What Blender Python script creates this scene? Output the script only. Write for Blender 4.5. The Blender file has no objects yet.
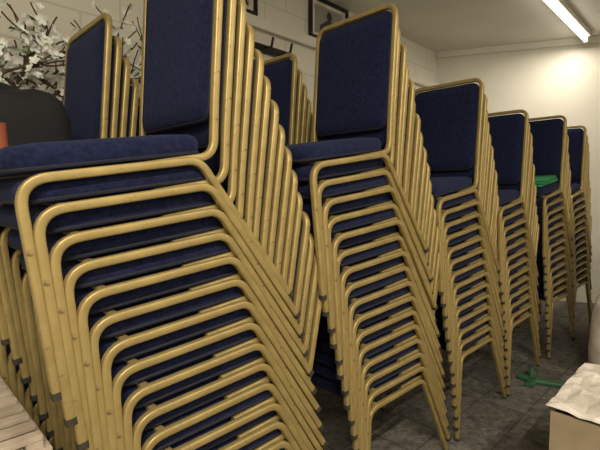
import bpy, bmesh, math, random
from mathutils import Vector, Matrix
random.seed(7)
D=bpy.data; C=bpy.context
A=math.radians(45)
O=Vector((-.5,.77,0)); S=Vector((math.sin(A),math.cos(A),0)); Wd=Vector((-math.cos(A),math.sin(A),0))
def P(s,w,z=0): return O+S*s+Wd*w+Vector((0,0,z))
ROOM=Matrix.Translation(O)@Matrix.Rotation(math.pi/2-A,4,'Z')   # local x=s, y=w
CH=1.21
# ---------- materials
def mat(name,col,rough=.6,metal=0,noise=None,nscale=20,bump=0,bscale=200,spec=.5,lo=.35,hi=.65):
    m=D.materials.new(name); m.use_nodes=True; nt=m.node_tree; b=nt.nodes['Principled BSDF']
    b.inputs['Base Color'].default_value=(*col,1); b.inputs['Roughness'].default_value=rough
    b.inputs['Metallic'].default_value=metal; b.inputs['Specular IOR Level'].default_value=spec
    tc=nt.nodes.new('ShaderNodeTexCoord')
    if noise:
        n=nt.nodes.new('ShaderNodeTexNoise'); n.inputs['Scale'].default_value=nscale; n.inputs['Detail'].default_value=6
        r=nt.nodes.new('ShaderNodeValToRGB'); r.color_ramp.elements[0].position=lo; r.color_ramp.elements[1].position=hi
        r.color_ramp.elements[0].color=(*noise,1); r.color_ramp.elements[1].color=(*col,1)
        nt.links.new(tc.outputs['Object'],n.inputs['Vector']); nt.links.new(n.outputs['Fac'],r.inputs['Fac'])
        nt.links.new(r.outputs['Color'],b.inputs['Base Color'])
    if bump:
        n2=nt.nodes.new('ShaderNodeTexNoise'); n2.inputs['Scale'].default_value=bscale
        bp=nt.nodes.new('ShaderNodeBump'); bp.inputs['Strength'].default_value=bump; bp.inputs['Distance'].default_value=.003
        nt.links.new(tc.outputs['Object'],n2.inputs['Vector']); nt.links.new(n2.outputs['Fac'],bp.inputs['Height']); nt.links.new(bp.outputs['Normal'],b.inputs['Normal'])
    return m
gold=mat('gold_paint',(.42,.315,.125),.42,.42,noise=(.33,.245,.095),nscale=16,spec=.45)
nt=gold.node_tree; b=nt.nodes['Principled BSDF']; src=b.inputs['Base Color'].links[0].from_socket
n=nt.nodes.new('ShaderNodeTexNoise'); n.inputs['Scale'].default_value=55; n.inputs['Detail'].default_value=5
r=nt.nodes.new('ShaderNodeValToRGB'); r.color_ramp.elements[0].position=.64; r.color_ramp.elements[1].position=.72
mx=nt.nodes.new('ShaderNodeMix'); mx.data_type='RGBA'; mx.inputs['B'].default_value=(.17,.125,.06,1)
nt.links.new(nt.nodes['Texture Coordinate'].outputs['Object'],n.inputs['Vector']); nt.links.new(n.outputs['Fac'],r.inputs['Fac']); nt.links.new(r.outputs['Color'],mx.inputs['Factor']); nt.links.new(src,mx.inputs['A']); nt.links.new(mx.outputs['Result'],b.inputs['Base Color'])
navy=mat('navy_fabric',(.010,.015,.052),.95,0,noise=(.005,.007,.028),nscale=90,bump=.8,bscale=420,spec=.2,lo=.38,hi=.62)
navy.node_tree.nodes['Principled BSDF'].inputs['Sheen Weight'].default_value=.15
navy.node_tree.nodes['Principled BSDF'].inputs['Sheen Tint'].default_value=(.2,.25,.5,1)
piping=mat('navy_piping',(.004,.005,.016),.8)
rubber=mat('black_rubber',(.03,.027,.02),.7)
black=mat('black_cloth',(.008,.008,.010),.9,bump=.5,bscale=60)
white_p=mat('white_paint',(.74,.71,.63),.6,noise=(.69,.66,.58),nscale=3)
ceil_m=mat('ceiling_paint',(.74,.71,.64),.8,noise=(.68,.65,.58),nscale=2)
brown=mat('brown_board',(.20,.12,.06),.6,noise=(.14,.085,.04),nscale=8)
card=mat('cardboard',(.40,.31,.20),.85,noise=(.33,.25,.16),nscale=10)
paper=mat('paper_white',(.74,.69,.62),.7,noise=(.48,.42,.36),nscale=9,bump=1,bscale=25)
slat=mat('pale_wood',(.46,.38,.30),.7,noise=(.30,.24,.18),nscale=12)
green=mat('green_paint',(.03,.13,.055),.5,noise=(.04,.085,.045),nscale=15)
greenc=mat('green_cloth',(.015,.20,.075),.8)
petal=mat('petal_white',(.86,.84,.77),.7)
petal.node_tree.nodes['Principled BSDF'].inputs['Subsurface Weight'].default_value=.3
petal.node_tree.nodes['Principled BSDF'].inputs['Subsurface Scale'].default_value=.02
bark=mat('bark',(.09,.055,.03),.8)
leaf=mat('leaf_green',(.05,.10,.03),.7)
blackm=mat('black_metal',(.015,.014,.013),.4,.3)
terra=mat('terracotta',(.30,.08,.04),.7)
# ---------- helpers
def fin(bm,name,mats,M=None,smooth=True,parent=None):
    me=D.meshes.new(name); bmesh.ops.recalc_face_normals(bm,faces=bm.faces[:]); bm.to_mesh(me); bm.free()
    for m in mats: me.materials.append(m)
    if smooth:
        for p in me.polygons: p.use_smooth=True
        try: me.set_sharp_from_angle(angle=math.radians(50))
        except Exception: pass
    o=D.objects.new(name,me); C.collection.objects.link(o)
    if M is not None: o.matrix_world=M
    if parent: o.parent=parent
    return o
def fillet(pts,rad,n=7):
    out=[pts[0]]
    for i in range(1,len(pts)-1):
        a,b,c=pts[i-1],pts[i],pts[i+1]; r=rad[i] if isinstance(rad,(list,tuple)) else rad
        u=(a-b).normalized(); v=(c-b).normalized(); ang=u.angle(v)
        d=min(r/math.tan(ang/2),.48*(a-b).length,.48*(c-b).length)
        p0=b+u*d; p1=b+v*d
        for k in range(n+1):
            t=k/n; q=p0*(1-t)**2+b*2*t*(1-t)*1.0+p1*t*t
            out.append(q)
    out.append(pts[-1]); return out
def rprof(a,b,r,n=2):
    o=[]
    for cx,cy,st in ((a-r,b-r,0),(-a+r,b-r,90),(-a+r,-b+r,180),(a-r,-b+r,270)):
        for k in range(n+1):
            t=math.radians(st+90*k/n); o.append((cx+r*math.cos(t),cy+r*math.sin(t)))
    return o
def sweep(bm,path,prof,mi=0,up=Vector((0,1,0)),closed=False):
    rings=[]; n=len(path); U=None
    for i,p in enumerate(path):
        t=(path[min(i+1,n-1)]-path[max(i-1,0)]).normalized()
        if U is None: U=(up-t*up.dot(t)).normalized()
        else: U=(U-t*U.dot(t)).normalized()
        V=t.cross(U)
        rings.append([bm.verts.new(p+U*a+V*b) for a,b in prof])
    m=len(prof)
    for i in range(n-1):
        for j in range(m):
            f=bm.faces.new((rings[i][j],rings[i][(j+1)%m],rings[i+1][(j+1)%m],rings[i+1][j])); f.material_index=mi
    for r in (rings[0][::-1],rings[-1]):
        f=bm.faces.new(r); f.material_index=mi
def pillow(bm,M,hx,hy,rad,layers,mi,n=6,jit=0,pipe=None):
    rings=[]
    for ins,h in layers:
        r=max(rad-ins,.004)
        rings.append([bm.verts.new(M@Vector((x,y,h+random.uniform(-jit,jit)))) for x,y in rprof(hx-ins,hy-ins,r,n)])
    m=len(rings[0])
    for i in range(len(rings)-1):
        for j in range(m):
            f=bm.faces.new((rings[i][j],rings[i][(j+1)%m],rings[i+1][(j+1)%m],rings[i+1][j])); f.material_index=3 if (pipe and i in pipe) else mi
    for r in (rings[0][::-1],rings[-1]):
        f=bm.faces.new(r); f.material_index=mi
def box(bm,lo,hi,mi=0,M=Matrix.Identity(4),bev=0):
    r=bmesh.ops.create_cube(bm,size=1); vs=r['verts']
    for v in vs: v.co=Vector([(lo[i]+hi[i])/2+v.co[i]*(hi[i]-lo[i]) for i in range(3)])
    es=list({e for v in vs for e in v.link_edges}); fs={f for v in vs for f in v.link_faces}
    for f in fs: f.material_index=mi
    if bev:
        rr=bmesh.ops.bevel(bm,geom=es,offset=bev,segments=2,affect='EDGES',material=-1)
        vs=list({v for f in rr['faces'] for v in f.verts}|{v for v in vs if v.is_valid})
    for v in vs: v.co=M@v.co
# ---------- chair mesh
W=.43
def chair_mesh():
    bm=bmesh.new(); V=Vector
    prof=rprof(.0095,.0095,.004)
    xf=-.012; xr=.61
    for y in (0,W):
        pts=[V((xf,y,.010)),V((0,y,.42)),V((.375,y,.42)),V((xr,y,.010))]
        sweep(bm,fillet(pts,[0,.055,.055,0]),prof)
        for q,d in ((pts[0],(pts[0]-pts[1]).normalized()),(pts[3],(pts[3]-pts[2]).normalized())):
            sweep(bm,[q-d*.006,q+d*.009],rprof(.0105,.0105,.004),2)
    for x in (.05,.33):
        sweep(bm,[V((x,0,.42)),V((x,W,.42))],rprof(.009,.009,.003),0,up=V((0,0,1)))
    y0=.020; y1=W-y0
    side=[(.24,.420),(.432,.426),(.458,.56),(.545,.955)]
    p=[V((x,y0,z)) for x,z in side]+[V((x,y1,z)) for x,z in side[::-1]]
    sweep(bm,fillet(p,[0,.05,.2,.05,.05,.2,.05,0]),rprof(.0095,.0095,.004),0)
    pillow(bm,Matrix.Translation((.198,W/2,.431)),.212,W/2-.014,.045,
       [(.012,0),(.001,.004),(0,.008),(.003,.011),(.001,.02),(.001,.034),(.006,.045),(.02,.052),(.07,.058),(.14,.060)],1,pipe=(1,2))
    ux=Vector((side[3][0]-side[2][0],0,side[3][1]-side[2][1])).normalized()
    nrm=Vector((-ux.z,0,ux.x)); c=Vector((.460,W/2,.56))+ux*.168
    M=Matrix(((0,ux.x,nrm.x,c.x),(1,ux.y,nrm.y,c.y),(0,ux.z,nrm.z,c.z),(0,0,0,1)))
    pillow(bm,M,W/2-.028,.222,.045,[(.05,-.013),(.012,-.012),(.002,-.007),(0,0),(.001,.007),(.006,.011),(.009,.010),(.014,.015),(.05,.019),(.1,.020)],1,pipe=(3,4,5))
    bmesh.ops.recalc_face_normals(bm,faces=bm.faces[:])
    me=D.meshes.new('banquet_chair'); bm.to_mesh(me); bm.free()
    for m in (gold,navy,rubber,piping): me.materials.append(m)
    for q in me.polygons: q.use_smooth=True
    me.set_sharp_from_angle(angle=math.radians(45))
    return me
CM=chair_mesh()
def stack(s,w,n,rot=0,tilt=.60):
    """s,w = where the TOP chair's near front corner stands"""
    Ms=[Matrix.Identity(4)]
    piv=Vector((.2,0,.45))
    R=Matrix.Translation(piv)@Matrix.Rotation(-math.radians(tilt),4,'Y')@Matrix.Translation(-piv)
    for k in range(1,n):
        Ms.append(Ms[-1]@Matrix.Translation((-.0165,0,.0615))@R)
    front=(Ms[-1]@Vector((0,0,.42))).x
    e=D.objects.new('banquet_chair_stack',None); C.collection.objects.link(e)
    e.matrix_world=ROOM@Matrix.Translation((s-front,w,.0))@Matrix.Rotation(math.radians(rot),4,'Z')
    for k,M in enumerate(Ms):
        o=D.objects.new('banquet_chair_%d'%(k+1),CM); C.collection.objects.link(o); o.parent=e
        o.matrix_local=M@Matrix.Translation((random.uniform(-.001,.001),random.uniform(-.004,.004),0))@Matrix.Rotation(math.radians(random.uniform(-.35,.35)),4,'Z')
    return e,ROOM@Matrix.Translation((s-front,w,0))@Matrix.Rotation(math.radians(rot),4,'Z')@Ms[-1]
_,T1=stack(0,0,15,0,.62)
stack(.76,0,16,-1,.58)
_,T3=stack(1.55,0,14)
stack(2.24,0,13,1)
_,T5=stack(3.03,0,14,-1)
stack(3.70,0,14)
_,B1=stack(-.08,.52,14)
stack(.76,.52,15)
stack(1.74,.52,14)
stack(2.6,.52,13)
# ---------- room
CZ=2.87
def wall(name,a,b,m,th=.1,z0=0,z1=CZ,side=1):
    a=P(*a);b=P(*b); d=(b-a).normalized(); nrm=Vector((-d.y,d.x,0))*side*th
    bm=bmesh.new(); v=[]
    for z in (z0,z1):
        for q in (a,b,b+nrm,a+nrm): v.append(bm.verts.new(Vector((q.x,q.y,z))))
    for f in ((0,1,2,3),(4,5,6,7),(0,1,5,4),(1,2,6,5),(2,3,7,6),(3,0,4,7)): bm.faces.new([v[i] for i in f])
    return fin(bm,name,[m],smooth=False)
wm=mat('painted_blockwork',(.72,.68,.57),.6)
nt=wm.node_tree; b=nt.nodes['Principled BSDF']; tc=nt.nodes.new('ShaderNodeTexCoord'); mp=nt.nodes.new('ShaderNodeMapping')
mp.inputs['Rotation'].default_value=(0,0,-(math.pi/2-A)); sx=nt.nodes.new('ShaderNodeSeparateXYZ'); cx=nt.nodes.new('ShaderNodeCombineXYZ')
br=nt.nodes.new('ShaderNodeTexBrick'); br.inputs['Scale'].default_value=1; br.inputs['Brick Width'].default_value=.44; br.inputs['Row Height'].default_value=.22
br.inputs['Mortar Size'].default_value=.006; br.inputs['Color1'].default_value=(.70,.67,.58,1); br.inputs['Color2'].default_value=(.74,.71,.63,1); br.inputs['Mortar'].default_value=(.60,.57,.48,1)
nt.links.new(tc.outputs['Object'],mp.inputs['Vector']); nt.links.new(mp.outputs['Vector'],sx.inputs[0]); nt.links.new(sx.outputs['X'],cx.inputs['X']); nt.links.new(sx.outputs['Z'],cx.inputs['Y'])
nt.links.new(cx.outputs[0],br.inputs['Vector']); nt.links.new(br.outputs['Color'],b.inputs['Base Color'])
fm=mat('floor_carpet_tiles',(.1,.09,.08),.85)
nt=fm.node_tree; b=nt.nodes['Principled BSDF']; tc=nt.nodes.new('ShaderNodeTexCoord'); mp=nt.nodes.new('ShaderNodeMapping'); mp.inputs['Rotation'].default_value=(0,0,-(math.pi/2-A))
br=nt.nodes.new('ShaderNodeTexBrick'); br.inputs['Scale'].default_value=1; br.inputs['Brick Width'].default_value=.25; br.inputs['Row Height'].default_value=.25; br.offset=0
br.inputs['Mortar Size'].default_value=.004; br.inputs['Color1'].default_value=(.085,.079,.07,1); br.inputs['Color2'].default_value=(.16,.148,.13,1); br.inputs['Mortar'].default_value=(.06,.056,.05,1)
ns=nt.nodes.new('ShaderNodeTexNoise'); ns.inputs['Scale'].default_value=22; ns.inputs['Detail'].default_value=10; ns.inputs['Roughness'].default_value=.75
mx=nt.nodes.new('ShaderNodeMix'); mx.data_type='RGBA'; mx.blend_type='MULTIPLY'; mx.inputs['Factor'].default_value=.85
rp=nt.nodes.new('ShaderNodeValToRGB'); rp.color_ramp.elements[0].position=.38; rp.color_ramp.elements[0].color=(.3,.3,.3,1); rp.color_ramp.elements[1].position=.66; rp.color_ramp.elements[1].color=(1.6,1.55,1.5,1)
nt.links.new(tc.outputs['Object'],mp.inputs['Vector']); nt.links.new(mp.outputs['Vector'],br.inputs['Vector']); nt.links.new(tc.outputs['Object'],ns.inputs['Vector'])
nt.links.new(ns.outputs['Fac'],rp.inputs['Fac']); nt.links.new(br.outputs['Color'],mx.inputs['A']); nt.links.new(rp.outputs['Color'],mx.inputs['B']); nt.links.new(mx.outputs['Result'],b.inputs['Base Color'])
s0,s1=-2.6,4.68; w1=1.68; w0=-3.0; s2=s1+.484*(w1-w0)
for nm,z0,z1,m in (('floor',-.1,0,fm),('ceiling',CZ,CZ+.1,ceil_m)):
    bm=bmesh.new(); v=[]
    for z in (z0,z1):
        for q in ((s0,w0),(s2,w0),(s1,w1),(s0,w1)): p=P(*q); v.append(bm.verts.new(Vector((p.x,p.y,z))))
    for f in ((0,1,2,3),(4,5,6,7),(0,1,5,4),(1,2,6,5),(2,3,7,6),(3,0,4,7)): bm.faces.new([v[i] for i in f])
    fin(bm,nm,[m],smooth=False)
wall('wall_back',(s0,w1),(s1,w1),wm,side=1)
wall('wall_right',(s1,w1),(s2,w0),white_p,side=1)
wall('wall_left',(s0,w0),(s0,w1),white_p,side=1)
wall('wall_front',(s2,w0),(s0,w0),white_p,side=1)
def rbox(name,lo,hi,m,bev=.004,mats=None):
    bm=bmesh.new(); box(bm,lo,hi,0,ROOM,bev); return fin(bm,name,mats or [m],smooth=False)
rbox('baseboard_back',(s0,w1-.015,0),(s1,w1,.1),white_p)
rbox('trim_1',(s0,w1-.05,2.42),(s1-.02,w1,2.50),white_p)
wall('trim_2',(s1-.0,w1-.0),(s2,w0),white_p,th=-.03,z0=CZ-.07,z1=CZ)
def picture(s,z,wd,h):
    bm=bmesh.new(); y=w1-.001
    t=.03
    for lo,hi in (((s,y-.03,z),(s+wd,y,z+t)),((s,y-.03,z+h-t),(s+wd,y,z+h)),((s,y-.03,z+t),(s+t,y,z+h-t)),((s+wd-t,y-.03,z+t),(s+wd,y,z+h-t))):
        box(bm,lo,hi,0,ROOM,.003)
    box(bm,(s+t,y-.012,z+t),(s+wd-t,y,z+h-t),1,ROOM)
    box(bm,(s+t+.04,y-.015,z+t+.03),(s+wd-t-.04,y-.012,z+h-t-.03),2,ROOM)
    cx=s+wd/2
    hd=[(cx+.034*math.cos(a),z+h*.64+.042*math.sin(a)) for a in [i*math.pi/8 for i in range(16)]]
    sh=[(cx-.13,z+t+.032),(cx+.13,z+t+.032),(cx+.115,z+h*.38),(cx+.03,z+h*.53),(cx-.03,z+h*.53),(cx-.115,z+h*.38)]
    for pl in (hd,sh):
        f=bm.faces.new([bm.verts.new(ROOM@Vector((a,y-.0165,b_))) for a,b_ in pl]); f.material_index=3
    fin(bm,'framed_picture',[blackm,paper,mat('print_grey',(.28,.27,.25),.5),mat('print_dark',(.03,.028,.025),.5)],smooth=False)
picture(2.48,2.505,.50,.35)
picture(1.50,2.505,.42,.35)
bm=bmesh.new()
box(bm,(1.15,w1-.035,2.26),(2.25,w1-.005,2.32),0,ROOM,.004)
for i in range(6):
    x=1.22+i*.19
    pts=[ROOM@Vector(q) for q in ((x,w1-.03,2.30),(x,w1-.11,2.28),(x,w1-.13,2.35))]
    sweep(bm,fillet(pts,.02),rprof(.008,.008,.004),0,up=Vector((0,0,1)))
fin(bm,'coat_rack',[blackm])
# fluorescent fixtures: one in view, two unseen ones added for light
em=D.materials.new('tube_glow'); em.use_nodes=True; e_=em.node_tree.nodes['Principled BSDF']
e_.inputs['Emission Color'].default_value=(1,.95,.82,1); e_.inputs['Emission Strength'].default_value=6
def fluoro(s,w,L,pw):
    bm=bmesh.new()
    box(bm,(s,w-.05,CZ-.045),(s+L,w+.05,CZ),0,ROOM,.006)
    for x in (s,s+L-.03): box(bm,(x,w-.022,CZ-.10),(x+.03,w+.022,CZ-.045),0,ROOM,.004)
    pts=[ROOM@Vector((s+.03,w,CZ-.078)),ROOM@Vector((s+L-.03,w,CZ-.078))]
    sweep(bm,pts,rprof(.017,.017,.0169,3),1)
    fin(bm,'fluorescent_light',[white_p,em])
    l=D.lights.new('fluorescent_lamp','AREA'); l.shape='RECTANGLE'; l.size=L-.1; l.size_y=.03; l.energy=pw; l.color=(1,.915,.75)
    o=D.objects.new('fluorescent_lamp',l); C.collection.objects.link(o); o.matrix_world=ROOM@Matrix.Translation((s+L/2,w,CZ-.102))
q=Vector((2.06,3.72,0))-O; sf,wf=q.dot(S),q.dot(Wd)
fluoro(sf-.20,wf,1.5,18)
fluoro(-1.5,-1.7,1.5,120)  # added fixture behind the camera, unseen; brightens the camera-facing chair sides
fluoro(1.4,-2.3,1.5,42)  # another added fixture out of view, extra light towards the right
# ---------- blossom trees
def tree(name,s,w,h,spread,nfl,R0=1.0):
    bm=bmesh.new(); tips=[]
    base=P(s,w,0)
    prof=[(.0,0),(.10,0),(.13,.22),(.14,.24),(.125,.24),(.11,.2),(0,.2)]
    seg=20; rings=[]
    for r,z in prof: rings.append([bm.verts.new(base+Vector((max(r,.001)*math.cos(2*math.pi*k/seg),max(r,.001)*math.sin(2*math.pi*k/seg),z))) for k in range(seg)])
    for i in range(len(rings)-1):
        for j in range(seg):
            f=bm.faces.new((rings[i][j],rings[i][(j+1)%seg],rings[i+1][(j+1)%seg],rings[i+1][j])); f.material_index=3
    def clampw(p):
        wv=(p-O).dot(Wd)
        if wv>w1-.08: p=p-Wd*(wv-(w1-.08))*1.2
        wv=(p-O).dot(Wd)
        if wv<1.05: p=p+Wd*(1.05-wv)*1.1      # branches kept clear of the chair row
        return p
    def branch(p,d,L,r,lev):
        pts=[p]
        for k in range(5):
            d=(d+Vector([random.uniform(-.22,.22) for _ in range(3)])).normalized(); pts.append(clampw(pts[-1]+d*L/5))
        sweep(bm,pts,rprof(r,r,r*.8,1),0,up=Vector((.3,.2,.9)).cross(d))
        if lev<3:
            for k in range(4):
                q=pts[random.randint(2,5)]; dd=(d*.6+Vector([random.uniform(-1,1),random.uniform(-1,1),random.uniform(-.3,.8)])).normalized()
                branch(q,dd,L*.6,r*.6,lev+1)
        if lev>=1: tips.extend(pts[1:])
    trunk=base+Vector((0,0,.2))
    top=base+Vector((0,0,h*.66))
    sweep(bm,[trunk,(trunk+top)/2+Vector((.015,.01,0)),top],rprof(.016,.016,.012,1),0,up=Vector((1,0,0)))
    for k in range(6):
        a=k*2*math.pi/6; branch(top-Vector((0,0,.03*k)),Vector((math.cos(a)*spread,math.sin(a)*spread,1)).normalized(),h*.2,.009,1)
    for k in range(nfl):
        c=clampw(random.choice(tips)+Vector([random.uniform(-.03,.03) for _ in range(3)]))
        nn=(Vector([random.gauss(0,1) for _ in range(3)])*.6-Wd*.8).normalized(); t=nn.orthogonal().normalized(); bt=nn.cross(t); R=R0*random.uniform(.015,.024)
        for j in range(5):
            a=j*2*math.pi/5; d=t*math.cos(a)+bt*math.sin(a); e=nn.cross(d)
            vs=[bm.verts.new(c+v) for v in (Vector((0,0,0)),d*R*.6+e*R*.45+nn*R*.25,d*R*1.1+e*R*.2+nn*R*.4,d*R*1.1-e*R*.2+nn*R*.4,d*R*.6-e*R*.45+nn*R*.25)]
            f=bm.faces.new(vs); f.material_index=1
        if k%5==0:
            d=t; vs=[bm.verts.new(c+v) for v in (Vector((0,0,0)),d*.02+bt*.01,d*.045,d*.02-bt*.01)]; f=bm.faces.new(vs); f.material_index=2
    fin(bm,name,[bark,petal,leaf,terra])
tree('artificial_blossom_tree',.22,1.36,2.16,.5,620)
tree('artificial_blossom_tree',.76,1.36,2.16,.45,300)
# ---------- black bag on the second-row stack
bm=bmesh.new()
M=B1@Matrix.Translation((.19,W/2,.494))
pillow(bm,M,.20,.20,.07,[(.03,0),(.005,.02),(0,.06),(.006,.10),(.0,.14),(.012,.185),(.04,.215),(.08,.23),(.13,.235)],0,jit=.006)
pts=[M@Vector(v) for v in ((-.1,-.08,.22),(-.05,-.06,.25),(.05,-.06,.25),(.1,-.08,.22))]
sweep(bm,fillet(pts,.03),rprof(.012,.004,.003),0,up=Vector((0,0,1)))
fin(bm,'black_bag',[black])
bm=bmesh.new(); M=T1@Matrix.Translation((.048,.35,.494)); seg=20; rings=[]
for r,z in ((.001,0),(.024,0),(.030,.058),(.031,.061),(.028,.061),(.022,.006),(.001,.006)):
    rings.append([bm.verts.new(M@Vector((r*math.cos(2*math.pi*k/seg),r*math.sin(2*math.pi*k/seg),z))) for k in range(seg)])
for i in range(len(rings)-1):
    for j in range(seg): bm.faces.new((rings[i][j],rings[i][(j+1)%seg],rings[i+1][(j+1)%seg],rings[i+1][j]))
fin(bm,'orange_cup',[terra])
# green folded cloth on stack 5
bm=bmesh.new(); M=T5@Matrix.Translation((.19,W/2,.493))
for i in range(3): pillow(bm,M@Matrix.Translation((.01*i,-.01*i,i*.014))@Matrix.Rotation(.06*i,4,'Z'),.19-.01*i,.20-.01*i,.02,[(.004,0),(0,.004),(0,.010),(.004,.014)],0,jit=.001)
fin(bm,'folded_green_cloth',[greenc])
# low green metal stand foot on the floor
G=Matrix.Translation(Vector((1.58,2.66,0)))@Matrix.Rotation(math.radians(-24),4,'Z')
bm=bmesh.new()
pts=[G@Vector(v) for v in ((-.17,.05,.014),(-.10,.0,.014),(.12,0,.014),(.28,.05,.014))]
sweep(bm,fillet(pts,.08),rprof(.030,.013,.006),0,up=Vector((0,1,0)))
pts=[G@Vector(v) for v in ((-.12,-.10,.014),(-.09,.02,.014),(-.10,.14,.014))]
sweep(bm,fillet(pts,.08),rprof(.024,.013,.006),0,up=Vector((1,0,0)))
sweep(bm,[G@Vector((-.10,.02,.02)),G@Vector((-.105,.03,.085))],rprof(.015,.015,.0149),0,up=Vector((1,0,0)))
fin(bm,'green_stand_base',[green])
# open cardboard box with paper
q=Vector((.97,1.62,0))-O; bs,bw=q.dot(S),q.dot(Wd)
bm=bmesh.new(); BH=.37
for lo,hi in (((0,-.5,0),(.6,0,.01)),((0,-.5,.01),(.01,0,BH)),((.59,-.5,.01),(.6,0,BH)),((.01,-.5,.01),(.59,-.49,BH)),((.01,-.01,.01),(.59,0,BH))):
    box(bm,lo,hi,0,ROOM@Matrix.Translation((bs,bw,0)))
N=14; g=[[bm.verts.new(ROOM@Vector((bs-.015+.63*i/N,bw+.015-.53*j/N,BH+.012+.016*math.sin(i*1.3+j*.7)*(0<i<N and 0<j<N)+random.uniform(0,.012)))) for j in range(N+1)] for i in range(N+1)]
for i in range(N):
    for j in range(N): f=bm.faces.new((g[i][j],g[i+1][j],g[i+1][j+1],g[i][j+1])); f.material_index=1
fin(bm,'cardboard_box',[card,paper],smooth=False)
# stacked slatted wooden crates, bottom left
bm=bmesh.new()
for lvl in range(2):
    z=lvl*.372
    for x in (-.58,.0):
        for y in (.03,.45): box(bm,(x,y,z),(x+.03,y+.03,z+.36),0,ROOM,.002)
    for k in range(4):
        zz=z+.02+k*.09
        for y in (.018,.48): box(bm,(-.58,y,zz),(.03,y+.012,zz+.055),0,ROOM,.002)
        for x in (-.592,.03): box(bm,(x,.018,zz),(x+.012,.492,zz+.055),0,ROOM,.002)
    for k in range(9):
        box(bm,(-.58,.03+k*.051,z+.357),(.03,.03+k*.051+.028,z+.369),0,ROOM,.002)
fin(bm,'slatted_wooden_crate',[slat],smooth=False)
q=Vector((2.12,3.02,0))-O; cs,cw=q.dot(S),q.dot(Wd)
bm=bmesh.new(); M=ROOM@Matrix.Translation((cs,cw,0))
box(bm,(0,-.5,0),(.5,0,1.06),0,M,.005); box(bm,(-.015,-.51,1.06),(.51,.01,1.09),0,M,.004)
box(bm,(-.018,-.245,.08),(0,-.01,1.02),0,M,.004); box(bm,(-.018,-.49,.08),(0,-.255,1.02),0,M,.004)
for y in (-.23,-.27): box(bm,(-.035,y-.006,.5),(-.018,y+.006,.6),1,M,.003)
fin(bm,'wooden_cabinet',[brown,blackm],smooth=False)
bm=bmesh.new(); M=ROOM@Matrix.Translation((cs-.22,cw-.20,0))
pillow(bm,M,.18,.20,.12,[(.03,0),(.005,.05),(0,.2),(.01,.4),(.03,.52),(.09,.60),(.13,.64),(.10,.70)],0,jit=.012)
fin(bm,'white_sack',[paper])
# ---------- world, camera
w=D.worlds.new('world'); C.scene.world=w; w.use_nodes=True; w.node_tree.nodes['Background'].inputs[0].default_value=(.9,.8,.6,1); w.node_tree.nodes['Background'].inputs[1].default_value=.05
cam=D.cameras.new('camera'); co=D.objects.new('camera',cam); C.collection.objects.link(co)
cam.sensor_width=36; cam.lens=26; cam.clip_start=.02
co.location=(0,0,CH); co.rotation_euler=(math.radians(90-4.2),0,0)
C.scene.camera=co
C.scene.view_settings.view_transform='Standard'
